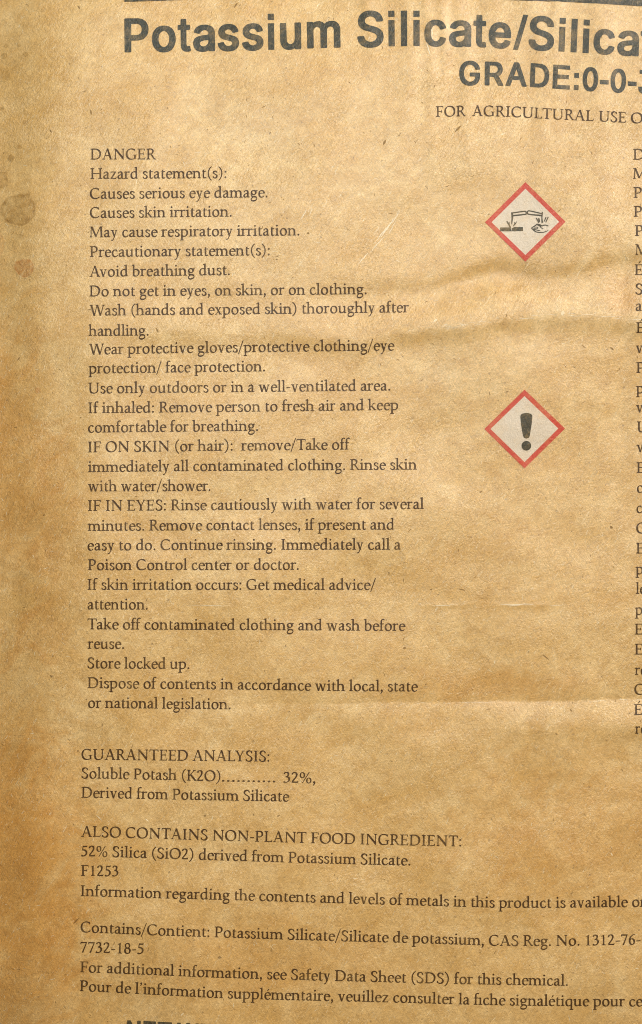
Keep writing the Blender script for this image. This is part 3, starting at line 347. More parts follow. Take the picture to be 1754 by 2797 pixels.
"c":[556,[429,514,374,537,331,545,254,545,219,539,184,529,138,504,100,469,71,426,48,371,35,304,35,226,43,181,61,126,81,88,129,35,161,13,216,-7,276,-15,334,-12,376,-4,429,18,456,38,480,61,507,101,522,144,517,166,501,174,421,192,389,187,362,136,339,116,314,103,291,98,261,106,234,123,211,149,196,176,183,224,180,289,193,349,223,399,244,417,269,429,301,432,341,414,366,390,383,351,391,345,409,342,436,345,517,369,522,389,499,444,476,475,456,495]],
"e":[556,[179,532,130,506,85,464,66,436,38,374,25,311,22,254,33,176,48,129,73,84,101,50,139,21,181,1,241,-12,304,-15,364,-7,406,6,459,38,494,75,512,109,519,131,519,141,514,152,426,175,386,172,379,167,364,138,345,119,321,106,284,98,254,106,229,118,205,139,183,174,173,216,179,220,499,220,519,223,527,239,527,309,522,351,499,421,476,460,450,489,424,509,391,527,359,537,314,545,239,545],[175,331,183,361,210,401,243,424,279,433,314,424,342,404,367,366,377,334,371,330]],
"/":[278,[-20,-19,92,-19,300,737,188,737]],
"G":[778,[261,719,199,689,158,656,118,614,98,584,73,531,55,471,45,401,48,291,58,236,71,194,96,139,135,84,178,44,239,8,296,-10,379,-20,444,-17,489,-9,539,6,574,23,609,48,650,89,682,139,699,184,710,231,712,359,709,372,704,377,684,380,406,380,384,375,378,361,378,284,386,266,406,262,554,262,557,249,547,211,534,186,502,146,471,126,429,108,396,102,369,105,316,123,276,150,241,191,218,234,203,286,198,324,198,396,208,456,231,511,249,540,274,567,324,599,376,615,399,615,441,604,491,575,522,541,542,506,553,476,561,470,679,468,699,471,704,476,707,494,692,549,664,604,625,651,569,694,526,714,484,727,414,738,334,735]],
"R":[722,[86,714,78,696,78,21,83,6,106,0,206,0,229,5,235,21,235,259,241,262,351,262,356,261,364,249,509,5,531,0,646,0,669,5,675,21,669,41,524,286,572,316,607,351,632,394,645,434,650,469,650,511,645,544,629,591,605,631,572,664,524,692,489,704,434,715,106,718],[236,601,376,602,421,592,456,572,479,544,490,511,489,466,482,441,467,419,436,396,396,383,237,381]],
"A":[722,[25,6,49,0,151,0,174,5,179,11,238,176,244,188,249,190,476,189,549,5,571,0,671,0,691,3,697,9,700,29,694,46,444,704,436,714,416,718,304,718,284,714,278,709,23,34,20,19],[359,513,362,511,432,316,434,309,431,305,288,306]],
"D":[722,[84,5,106,0,361,0,446,13,501,31,544,53,580,81,621,128,654,189,675,256,685,334,682,419,669,486,644,554,612,604,562,654,531,674,489,694,444,707,399,715,106,718,83,711,78,696,78,21],[232,116,230,599,236,602,334,602,394,592,429,577,462,554,492,521,517,474,530,424,535,381,532,311,517,246,504,219,484,188,447,154,409,133,351,118]],
"E":[667,[76,0,628,0,628,124,226,124,226,310,586,310,586,432,226,432,226,596,614,596,614,718,76,718]],
":":[333,[92,0,242,0,242,146,92,146],[92,366,242,366,242,512,92,512]],
"0":[556,[306,710,251,710,189,697,150,676,113,641,88,606,73,576,53,521,38,446,32,389,32,301,40,226,61,144,91,79,124,38,164,6,209,-12,269,-20,319,-17,371,-4,412,19,447,54,469,86,499,156,515,221,522,286,522,404,515,469,494,549,469,604,435,651,394,684,351,702],[276,595,291,592,314,580,326,569,349,536,372,474,385,384,382,276,375,229,362,181,331,128,309,108,279,96,251,106,231,121,203,161,191,191,180,234,170,329,175,426,193,506,208,539,225,564,254,587]],
"-":[333,[27,215,306,215,306,345,27,345]],
"3":[556,[69,707,60,689,60,614,69,598,89,595,301,594,300,589,168,424,165,411,165,339,169,328,176,323,271,320,306,309,332,294,349,276,367,244,372,219,372,189,366,163,344,128,309,106,284,98,264,98,219,113,190,139,176,166,172,191,164,204,144,208,39,205,31,199,28,174,43,109,66,69,91,40,124,16,166,-4,226,-17,284,-20,331,-15,389,1,444,35,472,66,492,96,512,159,515,234,499,294,471,342,439,375,419,389,394,402,336,415,334,419,487,611,490,624,490,689,487,701,481,707,461,710,89,710]],
"N":[722,[646,5,652,21,652,696,647,711,624,718,531,717,514,714,506,701,504,268,496,276,231,707,224,714,204,718,99,718,76,712,70,696,70,21,75,6,99,0,191,0,209,3,217,16,219,450,224,446,491,10,499,3,519,0,624,0]],
"T":[611,[230,0,381,0,381,590,598,590,598,718,14,718,14,590,230,590]],
"W":[944,[9,709,5,696,8,681,188,19,195,6,219,0,326,0,346,3,352,9,471,440,479,421,591,8,596,3,616,0,726,0,749,8,757,26,934,676,937,699,931,712,909,718,814,718,794,714,788,709,671,263,666,271,557,691,552,706,544,714,524,718,419,718,399,714,393,709,274,263,266,284,157,706,149,714,129,718,31,717,14,714]]}}''')
def inside(L, x, y):
    c = np.zeros(x.shape, bool)
    for P in L:
        n = len(P)
        for k in range(n):
            (xa, ya), (xb, yb) = P[k], P[(k+1) % n]
            if ya == yb: continue
            c ^= ((ya > y) != (yb > y)) & (x < (xb-xa)*(y-ya)/(yb-ya)+xa)
    return c
def fill(loops, step):
    """triangles of a shape with holes; step adds inner points so that it can follow the paper"""
    pts, edges = [], []
    for P in loops:
        b = len(pts); n = len(P)
        if step:
            Q = []
            for k in range(n):
                p, q = np.array(P[k], float), np.array(P[(k+1) % n], float); m = max(1, int(np.hypot(*(q-p))/step))
                Q += [tuple(p+(q-p)*t/m) for t in range(m)]
            P = Q; n = len(P)
        pts += [Vector(p) for p in P]; edges += [(b+k, b+(k+1) % n) for k in range(n)]
    if step:
        A = np.array([tuple(p) for p in pts]); lo, hi = A.min(0), A.max(0)
        gx, gy = np.meshgrid(np.arange(lo[0]+step/2, hi[0], step), np.arange(lo[1]+step/2, hi[1], step)); gx, gy = gx.ravel(), gy.ravel()
        k = inside(loops, gx, gy); gx, gy = gx[k], gy[k]
        if len(gx):
            k = np.array([np.min((A[:, 0]-x)**2+(A[:, 1]-y)**2) > (step*.45)**2 for x, y in zip(gx, gy)])
            pts += [Vector((x, y)) for x, y in zip(gx[k], gy[k])]
    r = delaunay_2d_cdt(pts, edges, [], 0, 1e-4)
    V = np.array([tuple(v) for v in r[0]]); T = np.array([f for f in r[2] if len(f) == 3])
    c = V[T].mean(1); T = T[inside(loops, c[:, 0], c[:, 1])]
    a = V[T]; area2 = (a[:, 1, 0]-a[:, 0, 0])*(a[:, 2, 1]-a[:, 0, 1])-(a[:, 2, 0]-a[:, 0, 0])*(a[:, 1, 1]-a[:, 0, 1])
    T[area2 < 0] = T[area2 < 0][:, ::-1]
    return V, T
_cache = {}
def glyph(font, ch):
    if (font, ch) not in _cache:
        g = FONTS[font][ch]; loops = [[(L[i], L[i+1]) for i in range(0, len(L), 2)] for L in g[1:]]
        V, T = fill(loops, 90 if font == 'sans' else 0)
        _cache[font, ch] = (g[0], V, T)
    return _cache[font, ch]
KERN = {'Wa': -55, 'We': -55, 'Av': -60, 'Ta': -60, 'AT': -50, 'LT': -50, 'LY': -50, 'AV': -60, 'Po': -15, 'Fo': -20, 'fı': -22, 'ff': -12, 'y.': -30, 'r.': -30, 'RA': -10, 'TA': -40, 'AL': 0, 'TU': -10, 'AY': -50, 'YE': -10, 'of': -4, 'rt': 8}
def printed(name, segs, base, cap, font, material, parent=None, tracking=0, label=None):
    """segs: (text, left, right, tail) with left/right of the inked part; base: [(x, y)] of the line the letters stand on; cap: cap height"""
    bx = [p[0] for p in base]; by = [p[1] for p in base]
    capem = 651.0 if font == 'serif' else 718.0
    AV, AF = [], []; nv = 0
    fc = (lambda x: np.interp(x, [c[0] for c in cap], [c[1] for c in cap])) if isinstance(cap, list) else (lambda x: x*0+cap)
    # smooth the baseline's corners
    def fb(x):
        w = 28.0; return sum(np.interp(x+d*w, bx, by)*q for d, q in ((-2, .1), (-1, .2), (0, .4), (1, .2), (2, .1)))
    for text, x0, x1, tail in segs:
        text = text.replace('fi', 'fı') if font == 'serif' else text; tail = tail or ''
        full = text+tail; pen = 0; pos = []
        for i, ch in enumerate(full):
            if i and full[i-1]+ch in KERN and font == 'serif': pen += KERN[full[i-1]+ch]
            pos.append(pen); pen += 227 if ch == ' ' else FONTS[font][ch][0]+tracking
            if ch == ' ' and font != 'serif': pen += 51
        g0 = glyph(font, full[0]); left = pos[0]+g0[1][:, 0].min()
        k = len(text)-1; gl = glyph(font, text[k]); right = pos[k]+gl[1][:, 0].max()
        s = (x1-x0)/(right-left)
        for i, ch in enumerate(full):
            if ch == ' ': continue
            adv, V, T = glyph(font, ch)
            gx = x0+(V[:, 0]+pos[i]-left)*s; cx = float(gx.mean())
            v = fc(np.array([cx]))[0]/capem; b = fb(gx); sl = (fb(np.array([cx+12.]))-fb(np.array([cx-12.])))[0]/24.0
            gy = b-V[:, 1]*v; gx = gx+V[:, 1]*v*sl*.6
            AV.append(np.stack([gx, gy], 1)); AF.append(T+nv); nv += len(V)
    A = np.vstack(AV); F = np.vstack(AF)
    P, n = wrap(A[:, 0], A[:, 1], LIFT)
    o = mesh_ob(name, P.tolist(), F.tolist(), material, parent or sack, normals=n)
    if label: o['label'] = label
    return o
def shape(name, loops, step, material, lift=LIFT, parent=None):
    V, T = fill([[(x, -y) for x, y in L] for L in loops], step)
    P, n = wrap(V[:, 0], -V[:, 1], lift)
    return mesh_ob(name, P.tolist(), T.tolist(), material, parent or sack, normals=n)
# ---------------------------------------------------------------- heavy rule and headline
rule_x = [340, 500, 700, 1000, 1200, 1400, 1544, 1633, 1754, 1980]; rule_y = [5.5, 0, -7, -14, -8.5, .5, 5, 10, 17, 36]
rx = np.linspace(340, 1980, 60); ry = np.interp(rx, rule_x, rule_y)
shape('printed_rule', [[(x, y) for x, y in zip(rx, ry)]+[(x, y-46) for x, y in zip(rx[::-1], ry[::-1])]], 14, M_TITLE)
tb = [(340, 143.5), (440, 141.5), (590, 139.5), (737, 136.4), (846, 132.5), (930, 130), (1000, 128.3), (1068, 126.3), (1139, 125.6), (1230, 126.3), (1319, 128.9), (1410, 133.5), (1480, 137), (1536, 141), (1601, 145.2), (1743, 153.8), (1800, 158)]
tc = [(340, 92.5), (737, 97.5), (980, 96.5), (1104, 96), (1230, 94.5), (1319, 93.5), (1410, 92), (1568, 90.5), (1754, 90)]
printed('title_lettering', [('Potassium', 340.7, 930.6, ''), ('Silicate', 976.8, 1395.3, ''), ('/', 1401.5, 1440.3, ''), ('Silica', 1443, 1744.5, ''), ('t', 1748, 1784, '')], tb, tc, 'sans', M_TITLE)
gb = [(1254, 232.3), (1340, 233.4), (1420, 235.8), (1475, 239.2), (1540, 244), (1575, 246.2), (1625, 248.8), (1690, 252), (1754, 256), (1800, 259)]
printed('grade_lettering', [('GRADE:0-0-', 1254.4, 1738, ''), ('3', 1742.5, 1784, '')], gb, 65.3, 'sans', M_TITLE)
nb = [(345, 2834), (400, 2836.5), (450, 2839.5), (510, 2841.8), (560, 2844), (640, 2848)]
printed('weight_lettering', [('N', 345.9, 384, ''), ('E', 391, 425.7, ''), ('T', 430, 468.9, ''), ('W', 483, 543, ''), ('T', 547, 583, '')], nb, 48, 'sans', M_SYMBOL)
printed('printed_line', [('FOR', 1191, 1273.3, ''), ('AGRICULTURAL', 1289.3, 1622, ''), ('USE', 1636, 1709.7, ''), ('O', 1723, 1756, '')],
        [(1191, 319.5), (1275, 317.3), (1310, 316.6), (1400, 319), (1500, 325.3), (1580, 329), (1615, 330.5), (1700, 334.5), (1760, 338)], 28.8, 'serif', M_TEXT)
# ---------------------------------------------------------------- the English column
LINES = [
 ('DANGER', 247.6, 426.9, [(247, 435.5), (427, 435.3)]),
 ('Hazard statement(s):', 247.6, 618.7, [(247, 488.8), (618, 486.3)]),
 ('Causes serious eye damage.', 246, 731, [(246, 543.2), (731, 538.8)]),
 ('Causes skin irritation.', 246, 633, [(246, 595.5), (633, 591.4)]),
 ('May cause respiratory irritation.', 245, 818, [(245, 648.3), (818, 642.8)]),
 ('Precautionary statement(s):', 246, 737, [(246, 702), (737, 697)]),
 ('Avoid breathing dust.', 245, 628, [(245, 756), (628, 751)]),
 ('Do not get in eyes, on skin, or on clothing.', 245, 1001.6, [(245, 809.5), (650, 806.5), (1001, 803.2)]),
 ('Wash (hands and exposed skin) thoroughly after', 245, 1117, [(245, 862), (700, 858), (1117, 853)]),
 ('handling.', 242, 406, [(242, 917.6), (406, 916)]),
 ('Wear protective gloves/protective clothing/eye', 243.6, 1078, [(243, 968.5), (450, 964.5), (800, 960), (1078, 957)]),
 ('protection/ face protection.', 242, 724, [(242, 1020), (724, 1014)]),
 ('Use only outdoors or in a well-ventilated area.', 242, 1066, [(242, 1074.5), (650, 1071), (1066, 1066.5)]),
 ('If inhaled: Remove person to fresh air and keep', 242, 1088, [(242, 1128.6), (650, 1124.5), (1088, 1119.5)]),
 ('comfortable for breathing.', 241, 705, [(241, 1181.5), (705, 1176.5)]),
 ('IF ON SKIN (or hair):  remove/Take off', 241, 956, [(241, 1235.6), (600, 1231), (956, 1227.5)]),
 ('immediately all contaminated clothing. Rinse skin', 241, 1139, [(241, 1289.2), (650, 1285.5), (1139, 1282.5)]),
 ('with water/shower.', 241, 575, [(241, 1342), (575, 1340.6)]),
 ('IF IN EYES: Rinse cautiously with water for several', 241, 1158, [(241, 1395.5), (700, 1392), (1158, 1390)]),
 ('minutes. Remove contact lenses, if present and', 239.7, 1077.6, [(240, 1450), (650, 1447.5), (1078, 1446.3)]),
 ('easy to do. Continue rinsing. Immediately call a', 239.7, 1095, [(240, 1503.3), (650, 1501.5), (1095, 1501)]),
 ('Poison Control center or doctor.', 241, 816, [(241, 1557), (816, 1556.2)]),
 ('If skin irritation occurs: Get medical advice/', 239.7, 1027, [(240, 1610.7), (1027, 1611)]),
 ('attention.', 239.7, 403.7, [(240, 1664.2), (404, 1664.6)]),
 ('Take off contaminated clothing and wash before', 239.7, 1108, [(240, 1718.6), (650, 1720.5), (1108, 1723)]),
 ('reuse.', 239.7, 339, [(240, 1771.6), (339, 1772)]),
 ('Store locked up.', 239.7, 517.5, [(240, 1825), (518, 1827)]),
 ('Dispose of contents in accordance with local, state', 239.7, 1142, [(240, 1879), (600, 1882.3), (900, 1887), (1142, 1888.6)]),
 ('or national legislation.', 241, 630, [(241, 1933), (630, 1937.2)]),
 ('GUARANTEED ANALYSIS:', 223, 736, [(223, 2074.5), (736, 2080)]),
 ('Derived from Potassium Silicate', 223, 790.6, [(223, 2178.3), (500, 2184), (790, 2189.3)]),
 ('ALSO CONTAINS NON-PLANT FOOD INGREDIENT:', 222, 1260, [(222, 2284.7), (440, 2291), (663, 2297.6), (950, 2305.3), (1260, 2311.8)]),
 ('52% Silica (SiO2) derived from Potassium Silicate.', 222, 1121, [(222, 2337.8), (500, 2346.5), (800, 2356), (1121, 2364)]),
 ('F1253', 222, 323.7, [(222, 2391.8), (324, 2393.5)]),
 ('7732-18-5', 220, 392.5, [(220, 2600.8), (392, 2605.6)]),
 ('For additional information, see Safety Data Sheet (SDS) for this chemical.', 220, 1551, [(220, 2654.5), (590, 2670), (860, 2677.6), (1053, 2682.3), (1260, 2687.5), (1551, 2692.5)]),
]
for text, x0, x1, base in LINES:
    printed('printed_line', [(text, x0, x1, '')], base, 29.3, 'serif', M_TEXT)
printed('printed_line', [('Soluble Potash (K2O)', 223, 602, ''), ('...........', 606.5, 752.5, ''), ('32%,', 774, 861.5, '')], [(223, 2125.5), (480, 2130.5), (602, 2134.5), (752, 2136.5), (861, 2139)], 29.3, 'serif', M_TEXT)
printed('printed_line', [('Information regarding the contents and levels of metals in this product is available', 221, 1715.7, ' on')], [(221, 2446.8), (440, 2453.5), (656, 2458.8), (900, 2466), (1192, 2474.2), (1350, 2479), (1500, 2479.5), (1715, 2477), (1800, 2476)], 29.3, 'serif', M_TEXT)
printed('printed_line', [('Contains/Contient: Potassium Silicate/Silicate de potassium, CAS Reg. No. 1312-76-', 220.5, 1749.6, '')], [(221, 2545.5), (400, 2553.5), (656, 2562), (900, 2569.5), (1152, 2576), (1365, 2583.5), (1500, 2583.5), (1754, 2580)], 29.3, 'serif', M_TEXT)
printed('printed_line', [('Pour de l’information supplémentaire, veuillez consulter la fiche signalétique pour', 218.5, 1706.7, ' ce')], [(218, 2706), (400, 2715.5), (597, 2726), (800, 2731.5), (1053, 2737), (1290, 2744), (1500, 2747.5), (1754, 2748.5)], 29.3, 'serif', M_TEXT)
# ---------------------------------------------------------------- first letters of the French column
FR = [('D', 1729.7, 436), ('M', 1729.5, 488.3), ('P', 1730.8, 540.4), ('P', 1731.2, 592), ('P', 1734.5, 644.5), ('M', 1735.3, 696.4), ('É', 1734, 751.4), ('S', 1736, 804), ('a', 1736.6, 849),
      ('É', 1738.4, 909.5), ('v', 1736.6, 963.5), ('P', 1738.4, 1018.6), ('p', 1737.4, 1074), ('v', 1737.4, 1126), ('U', 1740, 1180.5), ('v', 1739, 1234.5), ('E', 1739, 1291.8), ('c', 1740, 1345.5),
      ('c', 1738.7, 1401), ('C', 1738, 1456.8), ('E', 1738, 1511.7), ('p', 1736, 1568), ('le', 1736.8, 1621.7), ('p', 1734.5, 1679), ('E', 1734, 1732.8), ('E', 1734, 1787.5), ('re', 1734, 1843.3),
      ('G', 1733, 1897), ('É', 1732.3, 1952.5), ('re', 1734.5, 2003.6)]
for ch, x, y in FR:
    w = 0.0448*(sum(FONTS['serif'][c][0] for c in ch)-60)
    printed('printed_line', [(ch, x, x+w, '')], [(x, y), (1800, y)], 29.3, 'serif', M_TEXT)

# ---------------------------------------------------------------- hazard diamonds
def circ(cx, cy, r, n=28, ry=None): return [(cx+r*math.cos(2*math.pi*k/n), cy+(ry or r)*math.sin(2*math.pi*k/n)) for k in range(n)]
def cap_line(p, q, w0, w1):
    dx, dy = q[0]-p[0], q[1]-p[1]; L = math.hypot(dx, dy); nx, ny = -dy/L, dx/L
    return [(p[0]+nx*w0, p[1]+ny*w0), (q[0]+nx*w1, q[1]+ny*w1), (q[0]-nx*w1, q[1]-ny*w1), (p[0]-nx*w0, p[1]-ny*w0)]
def ribbon(P, w):
    """a drawn stroke through the points P, w = half widths"""
    Q = []
    for i in range(len(P)-1):
        p0 = P[max(i-1, 0)]; p1 = P[i]; p2 = P[i+1]; p3 = P[min(i+2, len(P)-1)]
        for k in range(5):
            t = k/5; Q.append([.5*((2*p1[a])+(-p0[a]+p2[a])*t+(2*p0[a]-5*p1[a]+4*p2[a]-p3[a])*t*t+(-p0[a]+3*p1[a]-3*p2[a]+p3[a])*t**3) for a in (0, 1)])
    Q.append(list(P[-1])); Q = np.array(Q); t = np.gradient(Q, axis=0); t /= np.linalg.norm(t, axis=1)[:, None]+1e-9
    n = np.stack([-t[:, 1], t[:, 0]], 1); ww = np.interp(np.linspace(0, 1, len(Q)), np.linspace(0, 1, len(w)), w)[:, None]
    return [tuple(a) for a in np.vstack([Q+n*ww, (Q-n*ww)[::-1]])]
def diamond(outer, inner):
    f = shape('hazard_diamond', [inner], 12, M_WHITE, LIFT)
    shape('red_border', [outer, inner], 12, M_RED, LIFT*1.0, f)
    return f
c1 = lambda P: [(1300+x/5.6, 480+y/5.6) for x, y in P]
d1 = diamond(c1([(140, 712), (758, 98), (1371, 705), (757, 1315)]), c1([(240, 712), (758, 200), (1274, 705), (757, 1213)]))
for nm, P in (
    ('burning_tube', ribbon([(545, 572), (740, 545), (766, 556), (768, 580), (750, 592), (560, 612)], [9, 9, 9, 9, 9, 11])),
    ('burning_tube', ribbon([(1018, 582), (830, 540), (796, 545), (790, 568), (812, 590), (1010, 610)], [8, 8, 9, 9, 9, 11])),
    ('falling_drops', [(540, 560), (562, 562), (576, 615), (562, 690), (556, 745), (542, 742), (545, 640)]),
    ('falling_drops', [(1026, 550), (1008, 560), (1002, 640), (1004, 725), (1026, 718), (1018, 640)]),
    ('splash', [(464, 700), (484, 695), (500, 722), (512, 700), (518, 750), (540, 795), (520, 800), (495, 750)]),
    ('splash', [(632, 690), (615, 735), (575, 778), (568, 770), (590, 735), (585, 705), (602, 722)]),
    ('eaten_bar', [(372, 792), (515, 792), (545, 815), (535, 835), (560, 850), (372, 850)]),
    ('eaten_bar', [(550, 806), (585, 786), (720, 786), (720, 846), (566, 850), (545, 832), (556, 820)]),
    ('splash', [(915, 645), (932, 645), (950, 680), (955, 640), (972, 720), (952, 722)]),
    ('splash', [(958, 645), (972, 645), (984, 700), (972, 715)]),
    ('splash', [(1068, 630), (1080, 640), (1052, 700), (1038, 708), (1050, 670)]),
    ('splash', [(1100, 628), (1114, 632), (1076, 716), (1062, 710)]),
    ('burnt_hand', ribbon([(1112, 772), (1060, 755), (1010, 768), (975, 748), (940, 745), (905, 765), (850, 800)], [5, 7, 8, 9, 10, 8, 6])),
    ('burnt_hand', ribbon([(850, 800), (885, 835), (930, 862), (1010, 868), (1060, 858), (1108, 838)], [8, 8, 7, 6, 6, 4])),
    ('burnt_hand', ribbon([(878, 785), (935, 788), (950, 800), (930, 812), (880, 808)], [5, 5, 5, 5, 5])),
    ('burnt_hand', ribbon([(880, 820), (960, 838), (985, 842)], [6, 6, 4])),
    ('burnt_hand', ribbon([(945, 752), (985, 775), (1000, 798), (1032, 808)], [9, 8, 6, 5]))):
    shape(nm, [c1(P)], 0, M_SYMBOL, LIFT*2, d1)
d1['label'] = 'hazard diamond with drops eating a bar and a hand'
c2 = lambda P: [(1277+x/5.04, 1030+y/5.04) for x, y in P]
d2 = diamond(c2([(232, 715), (785, 172), (1342, 708), (785, 1258)]), c2([(318, 715), (785, 262), (1250, 708), (785, 1170)]))
d2['label'] = 'hazard diamond with an exclamation mark'
shape('exclamation_stroke', [c2([(728, 548), (732, 522), (752, 504), (785, 496), (812, 494), (842, 496), (872, 506), (890, 524), (893, 550), (882, 650), (868, 740), (856, 812), (842, 836), (812, 845), (782, 836), (766, 812), (752, 740), (738, 650)])], 8, M_SYMBOL, LIFT*2, d2)
shape('exclamation_dot', [c2(circ(810, 945, 66))], 8, M_SYMBOL, LIFT*2, d2)

# ---------------------------------------------------------------- stains
def stain(cx, cy, rx, ry, rim, body, material, seed, lobes=()):
    r = random.Random(seed); ph = [r.uniform(0, 6.28) for _ in range(6)]; n = 72
    K = [0, .25, .5, .7, .82, .90, .955, 1.0, 1.045, 1.09, 1.16]; A = [body*.9, body, body*.85, body*.9, body, (body+rim)*.55, rim, rim*.9, rim*.4, rim*.12, 0]
    V, W, F = [], [], []
    for j, (k, a) in enumerate(zip(K, A)):
        for i in range(n):
            t = 2*math.pi*i/n; q = 1+.035*math.sin(2*t+ph[0])+.025*math.sin(3*t+ph[1])+.018*math.sin(7*t+ph[2])+.012*math.sin(13*t+ph[3])
            for lt, lw, la in lobes: q += la*math.exp(-((((t-lt+math.pi) % (2*math.pi))-math.pi)/lw)**2)
            V.append((cx+rx*k*q*math.cos(t), cy-ry*k*q*math.sin(t))); W.append(a*(1+.25*math.sin(5*t+ph[4]+4*k)+.18*math.sin(9*t+ph[5])))
    for j in range(len(K)-1):
        for i in range(n):
            a, b = j*n+i, j*n+(i+1) % n
            if j == 0: F.append((a, a+n, b+n))
            else: F.append((a, a+n, b+n, b))
    V = np.array(V); P, nn = wrap(V[:, 0], V[:, 1], LIFT*.6)
    mesh_ob('stain', P.tolist(), F, material, sack, normals=nn, attr=np.clip(W, 0, 1))
stain(50, 573, 45, 42, .80, .52, M_STAIN, 1, ((1.02, .10, .28), (5.2, .3, .05)))
stain(69, 732, 23, 24, .8, .66, M_STAIN2, 2, ((3.0, .5, .25), (2.6, .2, .15)))
stain(-2, 492, 22, 23, .6, .42, M_STAIN, 3, ((.8, .3, .2),))
stain(-2, 668, 12, 30, .5, .25, M_STAIN2, 4)
for i, (x, y, r, k) in enumerate(((12, 152, 9, .45), (70, 148, 7, .45), (40, 176, 14, .22), (70, 335, 7.5, .5), (30, 432, 9, .5), (52, 401, 6, .5), (5, 297, 6, .5), (17, 125, 5, .45), (52, 124, 5, .35), (10, 205, 18, .2), (60, 640, 5, .15), (8, 460, 6, .2))):
    stain(x, y, r, r*random.uniform(.75, 1.05), k*.9, k*1.3, M_STAIN, 20+i)
stain(104, 1066, 8, 7.5, .35, .6, M_STAIN2, 50)
stain(242, 558-20, 4, 7, .3, .4, M_STAIN, 51)
stain(1460, 1190, 3.4, 4, .6, .6, M_STAIN, 52)

# ---------------------------------------------------------------- fibres and specks pressed into the sheet
def strand(pts, w, Vs, Fs, b):
    Q = np.array(pts); t = np.gradient(Q, axis=0); t /= np.linalg.norm(t, axis=1)[:, None]+1e-9
    n = np.stack([-t[:, 1], t[:, 0]], 1); k = len(Q); ww = (w*np.sin(np.linspace(.25, math.pi-.25, k)))[:, None]
    Vs.append(np.vstack([Q+n*ww, Q-n*ww])); Fs += [(b+i, b+i+1, b+k+i+1, b+k+i) for i in range(k-1)]
    return b+2*k
def fibre_field(name, count, lmin, lmax, wmin, wmax, material, extra=(), lift=.00006, dens=None):
    r = random.Random(hash(name) % 1000 if False else len(name)*7+count); Vs, Fs, b = [], [], 0
    def one(x, y, L, w, a, curl):
        nonlocal b
        P = []; k = 5
        for i in range(k):
            P.append((x, y)); x += L/(k-1)*math.cos(a); y += L/(k-1)*math.sin(a); a += curl
        b = strand(P, w, Vs, Fs, b)
    for _ in range(count):
        x, y = r.uniform(-150, 1900), r.uniform(-150, 2950)
        L = lmin+(lmax-lmin)*r.random()**2.5; a = -math.radians(r.gauss(58, 38)) if r.random() < .6 else r.uniform(0, 6.28)
        one(x, y, L, r.uniform(wmin, wmax), a, r.gauss(0, .22))
    for x, y, L, w, deg in extra: one(x-L/2*math.cos(math.radians(deg)), y+L/2*math.sin(math.radians(deg)), L, w, -math.radians(deg), .05)
    V = np.vstack(Vs); P, n = wrap(V[:, 0], V[:, 1], lift)
    o = mesh_ob(name, P.tolist(), Fs, material, sack, normals=n); o['kind'] = 'stuff'
fibre_field('dark_fibres', 1000, 3, 13, .5, 1.1, M_FDARK, (
    (216, 20, 12, 2.2, -50), (644, 14, 16, 2.2, 60), (249, 306, 14, 2.2, -75), (139, 358, 11, 2, -55), (1251, 351, 24, 2.8, 50), (1050, 389, 16, 3, 70), (1670, 1440, 9, 4, -30),
    (1672, 952, 12, 2.4, -35), (1105, 1770, 8, 3.2, 20), (1262, 1610, 18, 1.8, -10), (280, 1980, 11, 1.8, 80), (1492, 1795, 22, 1.6, -35), (1314, 1343, 9, 2.2, 35), (560, 1948+280, 7, 2.4, 0),
    (761, 2228, 8, 2.4, 30), (693, 2225, 6, 2, 70), (51, 980, 11, 2, 60), (120, 1407, 6, 2, 40), (140, 1847, 10, 2, -45), (213, 2051, 5, 3, 0), (842, 637, 6, 3, 0), (430, 902, 14, 2, -60), (1178, 1610, 6, 2, 0),
    (1187, 235, 8, 1.6, 70), (1385, 1070, 8, 1.6, 20), (410, 2120, 6, 2.2, 30), (600, 2615, 10, 3.5, 0), (208, 2515, 22, 2.0, 50), (1560, 1940, 8, 2.0, -60), (1520, 2005, 7, 1.8, -30)))
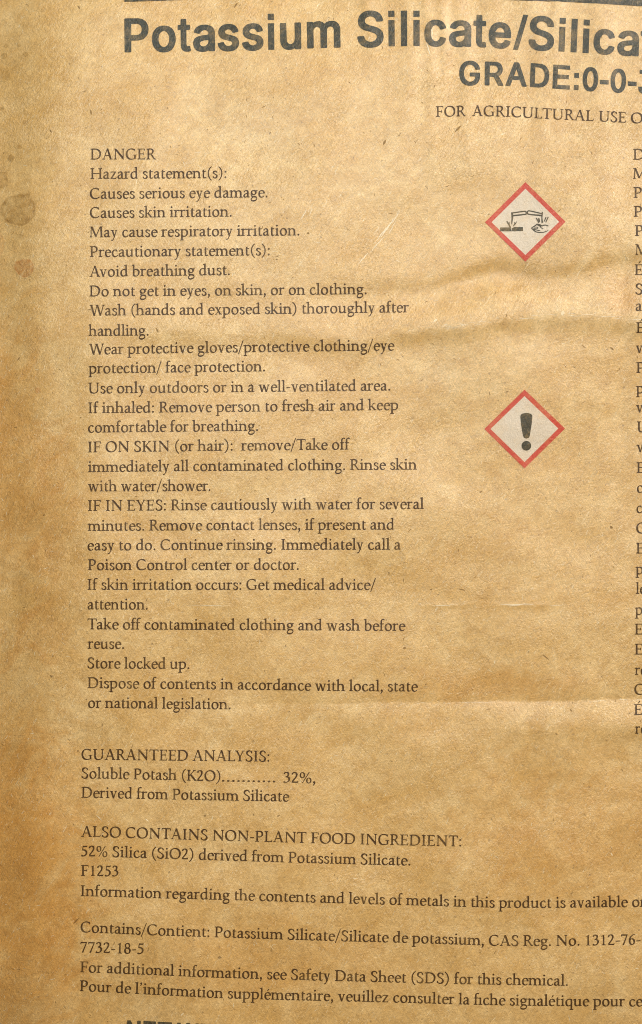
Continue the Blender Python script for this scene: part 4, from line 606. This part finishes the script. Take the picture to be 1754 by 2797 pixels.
fibre_field('pale_fibres', 2600, 4, 18, .4, .95, M_FPALE, (
    (271, 2233, 22, 1.4, -40), (402, 2240, 12, 1.6, -30), (1537, 855, 14, 4.5, 70), (1190, 875, 12, 3, 40), (545, 1455, 10, 1.6, -20), (1671, 2333, 10, 2.2, -60), (1740, 2645, 9, 2, 0), (498, 2770, 12, 2, 50)))  # pale fibres; the widest strand, on the fold crest, is a painted glint
def scuffs():
    Vs, Fs, b = [], [], 0; r = random.Random(5)
    for (x0, y0, x1, y1, w) in ((1093, 575, 1070, 612, 1.1), (1076, 596, 1040, 650, 1.8), (1058, 618, 1028, 658, 1.3), (1050, 645, 1020, 680, 1.2), (1006, 690, 978, 722, 1.3), (1083, 600, 1062, 640, .9), (1030, 665, 1012, 690, .9),
                                (1180, 1655, 1242, 1652, 1.0), (1368, 1652, 1460, 1650, 1.3), (1385, 1655, 1420, 1654, 1.0), (1500, 1654, 1545, 1652, .7), (520, 1653, 640, 1655, .6), (838, 572, 822, 600, 1.3), (852, 566, 846, 590, 1.0), (1165, 118, 1176, 150, 1.6), (1178, 60, 1182, 120, 1.2)):
        n = 12; P = [(x0+(x1-x0)*i/n+r.uniform(-.8, .8), y0+(y1-y0)*i/n+r.uniform(-.8, .8)) for i in range(n+1)]
        b = strand(P, w, Vs, Fs, b)
    for k in range(46):        # cracked paper along the crests of the folds
        x0 = r.uniform(1180, 1800); L = r.uniform(8, 46); y0 = float(np.interp(x0, [1180, 1300, 1450, 1540, 1754, 1900], [893, 886, 862, 857, 871, 880]))+r.gauss(0, 4)
        if k % 3 == 1: x0 = r.uniform(1060, 1800); y0 = float(np.interp(x0, [1050, 1500, 1754, 1900], [1921, 1918, 1911, 1905]))+r.gauss(0, 1.2)
        b = strand([(x0+L*i/6, y0+r.uniform(-1, 1)) for i in range(7)], r.uniform(.35, .8), Vs, Fs, b)
    V = np.vstack(Vs); P, n = wrap(V[:, 0], V[:, 1], .00007)
    o = mesh_ob('scuff_marks', P.tolist(), Fs, M_SCUFF, sack, normals=n); o['kind'] = 'stuff'
scuffs()
